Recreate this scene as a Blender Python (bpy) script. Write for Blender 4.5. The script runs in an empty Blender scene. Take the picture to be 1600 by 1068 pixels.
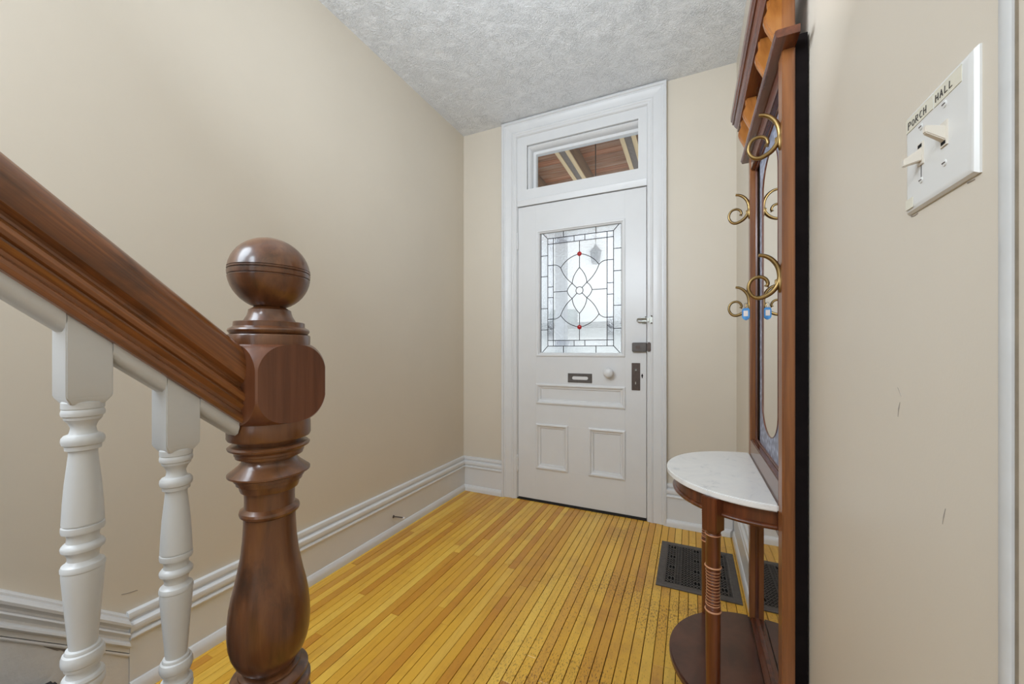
import bpy, bmesh, math, random
from mathutils import Vector, Matrix
random.seed(7)
PI = math.pi
R = math.radians
SC = bpy.context.scene
COL = SC.collection

# ------------------------------------------------------------------ camera
cam_d = bpy.data.cameras.new('camera')
cam = bpy.data.objects.new('camera', cam_d); COL.objects.link(cam)
cam.location = (0, 0, 1.12)
cam.rotation_euler = (PI / 2, 0, 0.4337)
cam_d.sensor_width = 36.0
cam_d.lens = 602.4 / 1600 * 36.0
cam_d.shift_y = 12.44 / 1600
cam_d.clip_start = 0.01
SC.camera = cam

# ------------------------------------------------------------------ light and exposure
SC.view_settings.view_transform = 'Standard'
SC.view_settings.look = 'None'
SC.view_settings.gamma = 1.0
SC.view_settings.use_curve_mapping = False
SC.view_settings.exposure = 0.0

world = bpy.data.worlds.new('overcast_sky'); SC.world = world
world.use_nodes = True
_bg = world.node_tree.nodes['Background']
_bg.inputs[0].default_value = (0.96, 0.985, 1.0, 1)
_bg.inputs[1].default_value = 1.55

def area_light(name, loc, rot, size, power, color, shape='DISK', size_y=None):
    l = bpy.data.lights.new(name, 'AREA'); l.shape = shape; l.size = size
    if size_y: l.size_y = size_y
    l.energy = power; l.color = color
    o = bpy.data.objects.new(name, l); COL.objects.link(o)
    o.location = loc; o.rotation_euler = rot
    return o
def point_light(name, loc, radius, power, color):
    l = bpy.data.lights.new(name, 'POINT'); l.shadow_soft_size = radius; l.energy = power; l.color = color
    o = bpy.data.objects.new(name, l); COL.objects.link(o); o.location = loc
LC = (0.82, 0.925, 1.04)
def aimed(name, loc, target, size, power):
    d = Vector(target) - Vector(loc)
    return area_light(name, loc, d.to_track_quat('-Z', 'Y').to_euler(), size, power, LC)
point_light('rear_point_fill', (-0.6, -1.0, 2.2), 0.2, 34, LC)  # unseen fill light added behind the viewer to lift the whole hall
area_light('rear_area_fill', (-0.7, -2.5, 1.5), (R(90), 0, 0), 1.6, 13, LC, 'RECTANGLE', 1.9)  # added soft fill facing the door, no window is built here
aimed('stair_side_fill', (-1.4, -0.55, 2.35), (0.2, 1.3, 0.7), 0.9, 26)  # fill added above the stairs to brighten the right wall
aimed('ceiling_fill', (-0.5, 0.7, 1.9), (-0.4, 1.6, 2.85), 0.5, 13.5)  # unseen upward fill, added to brighten the ceiling

_s = bpy.data.lights.new('hazy_sun', 'SUN'); _s.energy = 3.4; _s.angle = R(12); _s.color = (1.0, 0.97, 0.93)
_so = bpy.data.objects.new('hazy_sun', _s); COL.objects.link(_so)
_so.rotation_euler = Vector((0.25, 0.75, -0.62)).to_track_quat('-Z', 'Y').to_euler(); _so.location = (0, -3, 6)

# ------------------------------------------------------------------ materials
def lin(c):
    return tuple(((v / 255) / 12.92 if v / 255 <= 0.04045 else ((v / 255 + 0.055) / 1.055) ** 2.4) for v in c) + (1,)

def new_mat(name):
    m = bpy.data.materials.new(name); m.use_nodes = True
    nt = m.node_tree
    return m, nt, nt.nodes['Principled BSDF']

def N(nt, t, **kw):
    n = nt.nodes.new(t)
    for k, v in kw.items():
        if k in n.inputs: n.inputs[k].default_value = v
        else: setattr(n, k, v)
    return n

def coords(nt, scale=(1, 1, 1), rot=(0, 0, 0), kind='Object'):
    tc = N(nt, 'ShaderNodeTexCoord'); mr_ = N(nt, 'ShaderNodeMapping'); mp = N(nt, 'ShaderNodeMapping')
    mp.inputs['Scale'].default_value = scale; mr_.inputs['Rotation'].default_value = rot
    nt.links.new(tc.outputs[kind], mr_.inputs['Vector']); nt.links.new(mr_.outputs[0], mp.inputs['Vector'])
    return mp.outputs['Vector']

def ramp(nt, fac, stops):
    r = N(nt, 'ShaderNodeValToRGB'); e = r.color_ramp.elements
    while len(e) < len(stops): e.new(0.5)
    for el, (p, c) in zip(e, stops): el.position = p; el.color = c
    nt.links.new(fac, r.inputs[0])
    return r.outputs[0]

def noise(nt, vec, scale, detail=3, rough=0.55, dist=0.0):
    n = N(nt, 'ShaderNodeTexNoise'); n.inputs['Scale'].default_value = scale
    n.inputs['Detail'].default_value = detail; n.inputs['Roughness'].default_value = rough
    n.inputs['Distortion'].default_value = dist
    nt.links.new(vec, n.inputs['Vector'])
    return n.outputs['Fac']

def bump(nt, b, height, strength, dist=0.01):
    n = N(nt, 'ShaderNodeBump'); n.inputs['Strength'].default_value = strength
    n.inputs['Distance'].default_value = dist
    nt.links.new(height, n.inputs['Height']); nt.links.new(n.outputs[0], b.inputs['Normal'])

def paint(name, c, rough=0.5, var=0.04, scale=3, bs=0.0, bscale=120, bdist=0.002, spec=0.4):
    m, nt, b = new_mat(name)
    v = coords(nt)
    f = noise(nt, v, scale, 4)
    c0 = lin(c); lo = tuple(x * (1 - var) for x in c0[:3]) + (1,); hi = tuple(min(1, x * (1 + var)) for x in c0[:3]) + (1,)
    nt.links.new(ramp(nt, f, [(0.3, lo), (0.7, hi)]), b.inputs['Base Color'])
    b.inputs['Roughness'].default_value = rough
    b.inputs['Specular IOR Level'].default_value = spec
    if bs: bump(nt, b, noise(nt, v, bscale, 3), bs, bdist)
    return m

def wood(name, dark, mid, light, scale=(40, 40, 3), rot=(0, 0, 0), rough=0.3, ns=1.0, bs=0.05, coat=0.0, rnd=0.0, worn=None, wscale=(9, 9, 4)):
    m, nt, b = new_mat(name)
    v = coords(nt, scale, rot)
    if rnd:
        oi = N(nt, 'ShaderNodeObjectInfo'); va = N(nt, 'ShaderNodeVectorMath', operation='MULTIPLY_ADD')
        nt.links.new(oi.outputs['Random'], va.inputs[0]); va.inputs[1].default_value = (37, 91, 53)
        nt.links.new(v, va.inputs[2]); v = va.outputs[0]
    f = noise(nt, v, ns, 6, 0.6, 0.4)
    c_ = ramp(nt, f, [(0.28, lin(dark)), (0.5, lin(mid)), (0.74, lin(light))])
    if worn:
        w_ = noise(nt, coords(nt, wscale), 1.0, 5, 0.62, 0.6)
        mw = N(nt, 'ShaderNodeMix', data_type='RGBA'); mw.inputs['B'].default_value = lin(worn)
        nt.links.new(ramp(nt, w_, [(0.50, (0, 0, 0, 1)), (0.70, (0.8, 0.8, 0.8, 1))]), mw.inputs['Factor']); nt.links.new(c_, mw.inputs['A'])
        c_ = mw.outputs['Result']
    nt.links.new(c_, b.inputs['Base Color'])
    b.inputs['Roughness'].default_value = rough
    if coat:
        b.inputs['Coat Weight'].default_value = coat; b.inputs['Coat Roughness'].default_value = 0.12
    if bs: bump(nt, b, f, bs, 0.002)
    return m

def metal(name, c, rough=0.35, metallic=1.0):
    m, nt, b = new_mat(name)
    f = noise(nt, coords(nt), 60, 4)
    c0 = lin(c); lo = tuple(x * 0.75 for x in c0[:3]) + (1,)
    nt.links.new(ramp(nt, f, [(0.3, lo), (0.65, c0)]), b.inputs['Base Color'])
    b.inputs['Metallic'].default_value = metallic; b.inputs['Roughness'].default_value = rough
    return m

M = {}
M['wall'] = paint('beige_wall_paint', (215, 205, 189), 0.42, 0.02, 2, 0.12, 260, 0.001, 0.35)
M['white'] = paint('white_gloss_paint', (221, 221, 221), 0.32, 0.02, 6, 0.08, 60, 0.002, 0.45)
M['rail_white'] = paint('stair_white_paint', (205, 206, 206), 0.3, 0.03, 14, 0.08, 90, 0.002, 0.45)
M['grey_board'] = paint('grey_skirt_paint', (216, 213, 209), 0.5, 0.05, 8, 0.5, 45, 0.004, 0.3)
M['crack'] = paint('old_crack_filler', (120, 112, 106), 0.9, 0.3, 30)
M['dark_gap'] = paint('dark_gap', (38, 33, 30), 0.8, 0.2, 20)
M['joint'] = paint('brown_joint_dirt', (62, 36, 18), 0.9, 0.2, 20)
M['dark_tread'] = paint('dark_stair_runner', (52, 48, 46), 0.9, 0.2, 60, 0.5, 200, 0.003)
M['newel'] = wood('newel_walnut', (60, 35, 19), (104, 64, 37), (126, 84, 50), (30, 30, 2.6), rough=0.3, coat=0.35, worn=(44, 29, 22), wscale=(16, 16, 7))
M['newel_block'] = wood('newel_block_walnut', (84, 48, 29), (108, 65, 42), (122, 77, 52), (60, 60, 3), rough=0.33, coat=0.25)
M['rail'] = wood('handrail_wood', (92, 52, 24), (136, 83, 42), (158, 100, 54), (120, 3, 120), (R(40.2), 0, 0), rough=0.3, coat=0.35, worn=(66, 44, 31), wscale=(40, 5, 9))
M['tree'] = wood('cherry_wood', (62, 29, 16), (98, 50, 26), (124, 66, 34), (46, 46, 3), rough=0.3, coat=0.3)
M['tree_side'] = wood('cherry_wood_side', (92, 52, 26), (130, 79, 40), (152, 97, 52), (50, 50, 2.2), rough=0.36, coat=0.2)
M['tree_h'] = wood('cherry_wood_cross', (62, 29, 16), (96, 48, 26), (120, 64, 36), (46, 3, 46), rough=0.25, coat=0.35)
M['shelf'] = wood('dark_shelf_wood', (56, 30, 22), (86, 50, 37), (106, 64, 46), (7, 7, 7), rough=0.3, coat=0.3)
M['back'] = paint('gap_shade_black', (26, 22, 22), 0.9, 0.2, 20, spec=0.03)  # black put in for the shade between frame and wall
M['bracket'] = wood('golden_bracket_wood', (108, 60, 24), (152, 94, 40), (174, 116, 56), (20, 20, 8), rough=0.32, coat=0.25)
M['ring'] = paint('pale_turned_ring', (206, 150, 112), 0.35, 0.1, 50)
M['brass'] = metal('antique_brass', (150, 124, 80), 0.36)
M['chrome'] = metal('nickel', (172, 172, 164), 0.42)
M['iron'] = metal('dark_iron', (98, 92, 88), 0.5, 0.35)
M['lock'] = metal('dark_bronze', (92, 80, 74), 0.45, 0.7)
M['lead'] = metal('lead_came', (46, 48, 52), 0.6, 0.4)
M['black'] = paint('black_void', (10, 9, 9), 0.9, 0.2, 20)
M['plastic'] = paint('ivory_switch_plastic', (223, 222, 218), 0.25, 0.01, 8, spec=0.5)
M['toggle'] = paint('toggle_plastic', (222, 214, 200), 0.25, 0.01, 8, spec=0.5)
M['tape'] = paint('yellowed_label_tape', (222, 217, 199), 0.4, 0.03, 40)
M['trim_white'] = paint('trim_white_paint', (206, 206, 204), 0.4, 0.03, 30, 0.3, 40, 0.002)
M['gap_shadow'] = paint('painted_gap_shadow', (138, 126, 108), 0.8, 0.2, 30)  # shade of the gap beside the trim, put into the colour
M['scuff'] = paint('grey_scuff', (158, 149, 138), 0.8, 0.2, 60)
M['ink'] = paint('label_ink', (62, 58, 56), 0.7, 0.1, 50)
M['paper'] = paint('tag_paper', (226, 214, 206), 0.7, 0.12, 300)
M['porch_plank'] = wood('porch_plank', (128, 84, 56), (186, 132, 92), (196, 176, 158), (3, 46, 46), rough=0.6, ns=0.8, rnd=1)
_nt = M['porch_plank'].node_tree; _b = _nt.nodes['Principled BSDF']; _src = _b.inputs['Base Color'].links[0].from_socket
_oi = N(_nt, 'ShaderNodeObjectInfo'); _mx = N(_nt, 'ShaderNodeMix', data_type='RGBA', blend_type='MULTIPLY'); _mx.inputs['Factor'].default_value = 1
_nt.links.new(_src, _mx.inputs['A'])
_nt.links.new(ramp(_nt, _oi.outputs['Random'], [(0.0, (1.0, 0.86, 0.74, 1)), (0.35, (0.72, 0.68, 0.64, 1)), (0.6, (0.92, 0.95, 1.0, 1)), (0.85, (1.0, 0.78, 0.62, 1)), (1.0, (0.6, 0.55, 0.5, 1))]), _mx.inputs['B'])
_nt.links.new(_mx.outputs['Result'], _b.inputs['Base Color'])
M['joist'] = wood('joist_wood', (106, 84, 64), (140, 112, 84), (158, 130, 100), (40, 3, 40), rough=0.7)
M['batten'] = wood('fresh_pine', (214, 186, 142), (232, 208, 166), (240, 222, 186), (40, 3, 40), rough=0.6)
M['joist_grey'] = paint('joist_grey', (128, 118, 112), 0.7, 0.15, 40)
M['concrete'] = paint('concrete', (176, 176, 174), 0.8, 0.1, 4)
M['siding'] = paint('pale_siding', (228, 232, 233), 0.7, 0.04, 3)
M['fascia'] = paint('dark_fascia', (40, 41, 48), 0.6, 0.1, 5)
M['greenbox'] = paint('grey_green_paint', (120, 136, 134), 0.6, 0.1, 5)
M['post_grey'] = paint('porch_post_paint', (150, 160, 176), 0.6, 0.08, 5)

# textured ceiling
m, nt, b = new_mat('comb_textured_ceiling'); M['ceiling'] = m
v = coords(nt)
f1 = noise(nt, v, 46, 4, 0.6, 2.6); f2 = noise(nt, v, 14, 2, 0.5, 0.6)
mx = N(nt, 'ShaderNodeMath', operation='MULTIPLY'); nt.links.new(f1, mx.inputs[0]); nt.links.new(f2, mx.inputs[1])
b.inputs['Base Color'].default_value = lin((244, 245, 246)); b.inputs['Roughness'].default_value = 0.6
bump(nt, b, mx.outputs[0], 0.9, 0.03)

# strip floor
m, nt, b = new_mat('amber_strip_flooring'); M['board'] = m
oi = N(nt, 'ShaderNodeObjectInfo')
v = coords(nt, (60, 5, 60))
va = N(nt, 'ShaderNodeVectorMath', operation='MULTIPLY_ADD')
nt.links.new(oi.outputs['Random'], va.inputs[0]); va.inputs[1].default_value = (31, 87, 55); nt.links.new(v, va.inputs[2])
f = noise(nt, va.outputs[0], 1.0, 6, 0.62, 0.3)
grain = ramp(nt, f, [(0.22, (0.80, 0.74, 0.66, 1)), (0.5, (1, 1, 1, 1)), (0.8, (1.0, 1.0, 1.0, 1))])
base = ramp(nt, oi.outputs['Random'], [(0.0, lin((202, 138, 44))), (0.12, lin((222, 165, 54))), (0.5, lin((233, 179, 60))), (0.80, lin((244, 199, 84))), (0.95, lin((210, 146, 46)))])
mul = N(nt, 'ShaderNodeMix', data_type='RGBA', blend_type='MULTIPLY'); mul.inputs['Factor'].default_value = 1
nt.links.new(base, mul.inputs['A']); nt.links.new(grain, mul.inputs['B'])
gp = N(nt, 'ShaderNodeNewGeometry'); mp = N(nt, 'ShaderNodeMapping'); mp.inputs['Scale'].default_value = (230, 70, 1)
nt.links.new(gp.outputs['Position'], mp.inputs['Vector'])
spk = noise(nt, mp.outputs['Vector'], 1.0, 3, 0.7)
zone = noise(nt, gp.outputs['Position'], 2.1, 2, 0.5)
sepx = N(nt, 'ShaderNodeSeparateXYZ'); nt.links.new(gp.outputs['Position'], sepx.inputs[0])
mr = N(nt, 'ShaderNodeMapRange'); mr.inputs['From Min'].default_value = -0.95; mr.inputs['From Max'].default_value = -0.45
nt.links.new(sepx.outputs['X'], mr.inputs['Value'])
thr = N(nt, 'ShaderNodeMath', operation='MULTIPLY_ADD'); thr.inputs[1].default_value = 0.55; thr.inputs[2].default_value = -0.13
nt.links.new(zone, thr.inputs[0])
thr2 = N(nt, 'ShaderNodeMath', operation='MULTIPLY'); nt.links.new(thr.outputs[0], thr2.inputs[0]); nt.links.new(mr.outputs[0], thr2.inputs[1])
sm = N(nt, 'ShaderNodeMath', operation='ADD'); nt.links.new(spk, sm.inputs[0]); nt.links.new(thr2.outputs[0], sm.inputs[1])
spot = ramp(nt, sm.outputs[0], [(0.70, (0, 0, 0, 1)), (0.80, (0.8, 0.8, 0.8, 1))])
mixs = N(nt, 'ShaderNodeMix', data_type='RGBA'); nt.links.new(spot, mixs.inputs['Factor'])
nt.links.new(mul.outputs['Result'], mixs.inputs['A']); mixs.inputs['B'].default_value = lin((104, 56, 28))
nt.links.new(mixs.outputs['Result'], b.inputs['Base Color'])
st_n = noise(nt, gp.outputs['Position'], 3.4, 6, 0.68)
stain = ramp(nt, st_n, [(0.50, (0, 0, 0, 1)), (0.72, (0.55, 0.55, 0.55, 1))])
stm = N(nt, 'ShaderNodeMath', operation='MULTIPLY'); nt.links.new(stain, stm.inputs[0])
mr2 = N(nt, 'ShaderNodeMapRange'); mr2.inputs['From Min'].default_value = -1.3; mr2.inputs['From Max'].default_value = -0.5; mr2.inputs['To Min'].default_value = 0.45
nt.links.new(sepx.outputs['X'], mr2.inputs['Value']); nt.links.new(mr2.outputs[0], stm.inputs[1])
mixt = N(nt, 'ShaderNodeMix', data_type='RGBA'); nt.links.new(stm.outputs[0], mixt.inputs['Factor'])
nt.links.new(mul.outputs['Result'], mixt.inputs['A']); mixt.inputs['B'].default_value = lin((164, 104, 56))
nt.links.new(mixt.outputs['Result'], mixs.inputs['A'])
b.inputs['Roughness'].default_value = 0.34; b.inputs['Coat Weight'].default_value = 0.15; b.inputs['Coat Roughness'].default_value = 0.2
bump(nt, b, f, 0.06, 0.002)

# marble
m, nt, b = new_mat('white_marble'); M['marble'] = m
v = coords(nt)
f = noise(nt, v, 9, 8, 0.7, 1.6)
nt.links.new(ramp(nt, f, [(0.30, lin((196, 198, 202))), (0.42, lin((232, 231, 229))), (0.7, lin((240, 238, 234)))]), b.inputs['Base Color'])
b.inputs['Roughness'].default_value = 0.22
M['marble_edge'] = M['marble']

# glass
def glass(name, tint, bstr, bscale, rough=0.04, refr=0.62):
    m, nt, b = new_mat(name); nt.nodes.remove(b)
    out = nt.nodes['Material Output']
    tr = N(nt, 'ShaderNodeBsdfTransparent'); tr.inputs[0].default_value = tint
    rf = N(nt, 'ShaderNodeBsdfRefraction'); rf.inputs['Color'].default_value = tint
    rf.inputs['Roughness'].default_value = rough; rf.inputs['IOR'].default_value = 1.25
    gl = N(nt, 'ShaderNodeBsdfGlossy'); gl.inputs['Roughness'].default_value = 0.16
    bp = N(nt, 'ShaderNodeBump'); bp.inputs['Strength'].default_value = bstr; bp.inputs['Distance'].default_value = 0.01
    nt.links.new(noise(nt, coords(nt), bscale, 4, 0.6, 1.0), bp.inputs['Height'])
    nt.links.new(bp.outputs[0], rf.inputs['Normal']); nt.links.new(bp.outputs[0], gl.inputs['Normal'])
    m1 = N(nt, 'ShaderNodeMixShader'); m1.inputs[0].default_value = refr
    nt.links.new(tr.outputs[0], m1.inputs[1]); nt.links.new(rf.outputs[0], m1.inputs[2])
    fr = N(nt, 'ShaderNodeFresnel'); fr.inputs['IOR'].default_value = 1.4
    m2 = N(nt, 'ShaderNodeMixShader'); nt.links.new(fr.outputs[0], m2.inputs[0])
    nt.links.new(m1.outputs[0], m2.inputs[1]); nt.links.new(gl.outputs[0], m2.inputs[2])
    nt.links.new(m2.outputs[0], out.inputs[0])
    return m
M['glass_tex'] = glass('textured_glass', (0.88, 0.90, 0.91, 1), 0.75, 90, 0.03, 0.42)
M['glass_clear'] = glass('clear_glass', (0.93, 0.95, 0.96, 1), 0.0, 10, 0.0, 0.0)
M['glass_border'] = glass('border_glass', (0.80, 0.825, 0.84, 1), 0.5, 70)
M['glass_bevel'] = glass('bevel_glass', (0.80, 0.82, 0.84, 1), 1.0, 9, 0.02, 0.8)
M['glass_red'] = glass('red_jewel_glass', (0.75, 0.02, 0.03, 1), 0.2, 60, 0.1, 0.5)
m, nt, b = new_mat('ruby_jewel'); M['ruby'] = m
nt.links.new(ramp(nt, noise(nt, coords(nt), 120, 2), [(0.3, lin((170, 16, 22))), (0.7, lin((224, 40, 44)))]), b.inputs['Base Color'])
b.inputs['Roughness'].default_value = 0.12; b.inputs['Transmission Weight'].default_value = 0.35

m, nt, b = new_mat('mirror_silver'); M['mirror'] = m
f = noise(nt, coords(nt), 3, 2)
nt.links.new(ramp(nt, f, [(0, (0.86, 0.87, 0.86, 1)), (1, (0.9, 0.9, 0.89, 1))]), b.inputs['Base Color'])
b.inputs['Metallic'].default_value = 1; b.inputs['Roughness'].default_value = 0.01
m, nt, b = new_mat('etched_mirror'); M['etched'] = m
v = coords(nt)
vo = N(nt, 'ShaderNodeTexVoronoi'); vo.inputs['Scale'].default_value = 55; nt.links.new(v, vo.inputs['Vector'])
nt.links.new(ramp(nt, vo.outputs['Distance'], [(0.1, lin((206, 214, 232))), (0.35, lin((168, 176, 198))), (0.6, lin((134, 140, 162)))]), b.inputs['Base Color'])
b.inputs['Metallic'].default_value = 0.3; b.inputs['Roughness'].default_value = 0.36
m, nt, b = new_mat('lower_panel_mirror'); M['mirror_low'] = m
f = noise(nt, coords(nt), 3, 2)
nt.links.new(ramp(nt, f, [(0, (0.70, 0.66, 0.62, 1)), (1, (0.74, 0.69, 0.65, 1))]), b.inputs['Base Color'])
b.inputs['Metallic'].default_value = 1; b.inputs['Roughness'].default_value = 0.03
m, nt, b = new_mat('blue_tag_plastic'); M['blue'] = m
f = noise(nt, coords(nt), 60, 2)
nt.links.new(ramp(nt, f, [(0.3, lin((40, 110, 176))), (0.7, lin((76, 156, 214)))]), b.inputs['Base Color'])
b.inputs['Roughness'].default_value = 0.25

# ------------------------------------------------------------------ mesh helpers
class MB:
    def __init__(s): s.v = []; s.f = []
    def add(s, vs, fs):
        o = len(s.v); s.v += [tuple(p) for p in vs]; s.f += [tuple(i + o for i in f) for f in fs]; return s
    def box(s, x0, x1, y0, y1, z0, z1):
        return s.add([(x0, y0, z0), (x1, y0, z0), (x1, y1, z0), (x0, y1, z0), (x0, y0, z1), (x1, y0, z1), (x1, y1, z1), (x0, y1, z1)],
                     [(0, 3, 2, 1), (4, 5, 6, 7), (0, 1, 5, 4), (1, 2, 6, 5), (2, 3, 7, 6), (3, 0, 4, 7)])
    def loft(s, rings, closed=True, caps=True):
        n = len(rings[0]); vs = [p for r in rings for p in r]; fs = []
        m = n if closed else n - 1
        for i in range(len(rings) - 1):
            for j in range(m):
                a = i * n + j; b2 = i * n + (j + 1) % n
                fs.append((a, b2, b2 + n, a + n))
        if caps and closed:
            fs.append(tuple(range(n))[::-1]); fs.append(tuple((len(rings) - 1) * n + j for j in range(n)))
        return s.add(vs, fs)
    def lathe(s, cx, cy, prof, segs=40):
        rings = [[(cx + r * math.cos(2 * PI * k / segs), cy + r * math.sin(2 * PI * k / segs), z) for k in range(segs)] for z, r in prof]
        return s.loft(rings)
    def tube(s, pts, rad, segs=8, caps=True):
        P = [Vector(p) for p in pts]; rings = []
        up = Vector((0, 0, 1)); prev = None
        for i, p in enumerate(P):
            t = (P[min(i + 1, len(P) - 1)] - P[max(i - 1, 0)]).normalized()
            if prev is None:
                a = up.cross(t)
                if a.length < 1e-3: a = Vector((1, 0, 0)).cross(t)
                a.normalize()
            else:
                a = (prev - t * prev.dot(t)).normalized()
            prev = a; c = t.cross(a)
            r = rad[i] if isinstance(rad, (list, tuple)) else rad
            rings.append([p + (a * math.cos(2 * PI * k / segs) + c * math.sin(2 * PI * k / segs)) * r for k in range(segs)])
        return s.loft(rings)
    def prism(s, poly, axis, a, b):
        def P(u, w, t): return {'x': (t, u, w), 'y': (u, t, w), 'z': (u, w, t)}[axis]
        n = len(poly)
        vs = [P(u, w, a) for u, w in poly] + [P(u, w, b) for u, w in poly]
        fs = [tuple(range(n)), tuple(range(2 * n - 1, n - 1, -1))] + [(i, i + n, (i + 1) % n + n, (i + 1) % n) for i in range(n)]
        return s.add(vs, fs)
    def frame(s, x0, x1, z0, z1, prof, y):
        """mitred rectangular moulding in the XZ plane; prof = (inset, projection towards the room)"""
        rings = []
        for w, t in prof:
            rings.append([(x0 + w, y - t, z0 + w), (x1 - w, y - t, z0 + w), (x1 - w, y - t, z1 - w), (x0 + w, y - t, z1 - w)])
        return s.loft(rings, caps=False)

WL = {}
def finish(me, smooth=35):
    bm = bmesh.new(); bm.from_mesh(me)
    bmesh.ops.recalc_face_normals(bm, faces=bm.faces)
    bm.to_mesh(me); bm.free()
    if smooth:
        me.shade_smooth(); me.set_sharp_from_angle(angle=R(smooth))

def obj(name, mb, mat, parent=None, bev=0.0, smooth=35, seg=2):
    me = bpy.data.meshes.new(name)
    xs = [min(p[i] for p in mb.v) for i in range(3)]; xe = [max(p[i] for p in mb.v) for i in range(3)]
    c = Vector([(a + b2) / 2 for a, b2 in zip(xs, xe)])
    me.from_pydata([tuple(Vector(p) - c) for p in mb.v], [], mb.f)
    me.materials.append(M[mat] if isinstance(mat, str) else mat)
    if bev:
        bm = bmesh.new(); bm.from_mesh(me)
        bmesh.ops.recalc_face_normals(bm, faces=bm.faces)
        ed = [e for e in bm.edges if len(e.link_faces) == 2 and e.calc_face_angle(0) > R(30)]
        bmesh.ops.bevel(bm, geom=ed, offset=bev, segments=seg, affect='EDGES', clamp_overlap=True)
        bm.to_mesh(me); bm.free()
    finish(me, smooth)
    o = bpy.data.objects.new(name, me); COL.objects.link(o)
    WL[o.name] = c
    if parent is not None:
        o.parent = parent; o.location = c - WL[parent.name]
    else:
        o.location = c
    return o

def tag(o, label=None, cat=None, group=None, kind=None):
    if label: o['label'] = label
    if cat: o['category'] = cat
    if group: o['group'] = group
    if kind: o['kind'] = kind
    return o

def thing(name, loc, label, cat, group=None, kind=None):
    o = bpy.data.objects.new(name, None); COL.objects.link(o)
    o.empty_display_size = 0.05
    o.location = loc; WL[o.name] = Vector(loc)
    return tag(o, label, cat, group, kind)

def B(*a): return MB().box(*a)
def qb(p0, c, p1, n=8):
    return [((1 - t) ** 2 * p0[0] + 2 * t * (1 - t) * c[0] + t * t * p1[0], (1 - t) ** 2 * p0[1] + 2 * t * (1 - t) * c[1] + t * t * p1[1]) for t in [i / n for i in range(n + 1)]]

# ------------------------------------------------------------------ room shell
XL, XR, YD, H = -1.669, 0.251, 2.671, 2.848
CL, CR = -1.191, -0.2585            # door opening
YB = -2.6

floor = obj('floor', B(XL - 0.1, XR + 0.1, YB, YD + 0.02, -0.12, -0.006), 'joint', smooth=0)
tag(floor, 'narrow amber hardwood strip floor running towards the white front door', 'floor', kind='structure')
tag(obj('ceiling', B(XL - 0.1, XR + 0.1, YB - 0.1, YD + 0.16, H, H + 0.1), 'ceiling', smooth=0),
    'white comb-textured plaster ceiling over the entrance hall', 'ceiling', kind='structure')
tag(obj('wall_left', B(XL - 0.1, XL, YB, YD + 0.15, -0.1, H), 'wall', smooth=0),
    'long plain beige wall on the stair side of the hall', 'wall', kind='structure')
tag(obj('wall_right', B(XR, XR + 0.1, YB, YD + 0.15, -0.1, H), 'wall', smooth=0),
    'beige wall behind the wooden hall tree and light switch', 'wall', kind='structure')
wf = MB(); wf.box(XL, CL, YD, YD + 0.15, -0.1, H); wf.box(CR, XR, YD, YD + 0.15, -0.1, H); wf.box(CL, CR, YD, YD + 0.15, 2.72, H)
tag(obj('wall_front', wf, 'wall', smooth=0), 'beige end wall around the white front door', 'wall', kind='structure')
tag(obj('wall_behind', B(XL - 0.1, XR + 0.1, YB - 0.1, YB, -0.1, H), 'wall', smooth=0), 'beige wall closing the hall behind the viewer', 'wall', kind='structure')

# floor boards: every strip that the photograph lets you follow
def board(x0, x1, y0, y1, zt):
    c = 0.0009
    vs = []
    for z, d in ((-0.006, 0), (zt - c, 0), (zt, c)):
        vs += [(x0 + d, y0 + d, z), (x1 - d, y0 + d, z), (x1 - d, y1 - d, z), (x0 + d, y1 - d, z)]
    fs = []
    for k in (0, 4):
        fs += [(k + i, k + (i + 1) % 4, k + 4 + (i + 1) % 4, k + 4 + i) for i in range(4)]
    fs.append((8, 9, 10, 11))
    return MB().add(vs, fs)
x = XL + 0.012; W0 = 0.0384; nb = 0
while x < XR - 0.01:
    w = W0 * random.uniform(0.97, 1.03); x1 = min(x + w, XR - 0.002)
    g = random.uniform(0.0014, 0.0026) + (0.0008 if x > -0.75 else 0)
    y = 0.35 if x > -1.2 else 0.5
    y += random.uniform(-0.7, 0)
    while y < YD - 0.02:
        L = random.uniform(0.55, 1.5); y1 = min(y + L, YD - 0.003)
        if YD - y1 < 0.2: y1 = YD - 0.003
        if y1 > 0.35:
            obj('floor_board', board(x + g / 2, x1 - g / 2, y + 0.0005, y1 - 0.0005, random.uniform(-0.0006, 0.0)), 'board', floor, smooth=0); nb += 1
        y = y1
    x = x1
obj('subfloor_strip', B(XL, XR, YB, -0.35, -0.006, -0.001), 'board', floor, smooth=0)

# ------------------------------------------------------------------ baseboards
PB = [(0, .2664), (.010, .2664), (.0155, .264), (.018, .256), (.017, .246), (.012, .240), (.0125, .2347), (.022, .2335), (.029, .228), (.031, .218), (.029, .208),
      (.0225, .203), (.0225, .1985), (.030, .196), (.0325, .190), (.031, .184), (.0225, .1803), (.022, .045), (.027, .043), (.034, .034), (.037, .02), (.037, 0), (0, 0)]
def base_y(name, xw, sgn, y0, y1, m0=0, m1=0):
    r = [[(xw + sgn * t, y0 + m0 * t, z) for t, z in PB], [(xw + sgn * t, y1 + m1 * t, z) for t, z in PB]]
    return obj(name, MB().loft(r), 'white', smooth=28)
def base_x(name, x0, x1, m0=0, m1=0):
    r = [[(x0 + m0 * t, YD - t, z) for t, z in PB], [(x1 + m1 * t, YD - t, z) for t, z in PB]]
    return obj(name, MB().loft(r), 'white', smooth=28)
tag(base_y('baseboard_left', XL, 1, 0.612, YD, 0, -1), 'tall white moulded baseboard along the plain left wall', 'baseboard', kind='structure')
tag(base_x('baseboard_front', XL, -1.3115, 1, 0), 'short white baseboard between left corner and door casing', 'baseboard', kind='structure')
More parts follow.
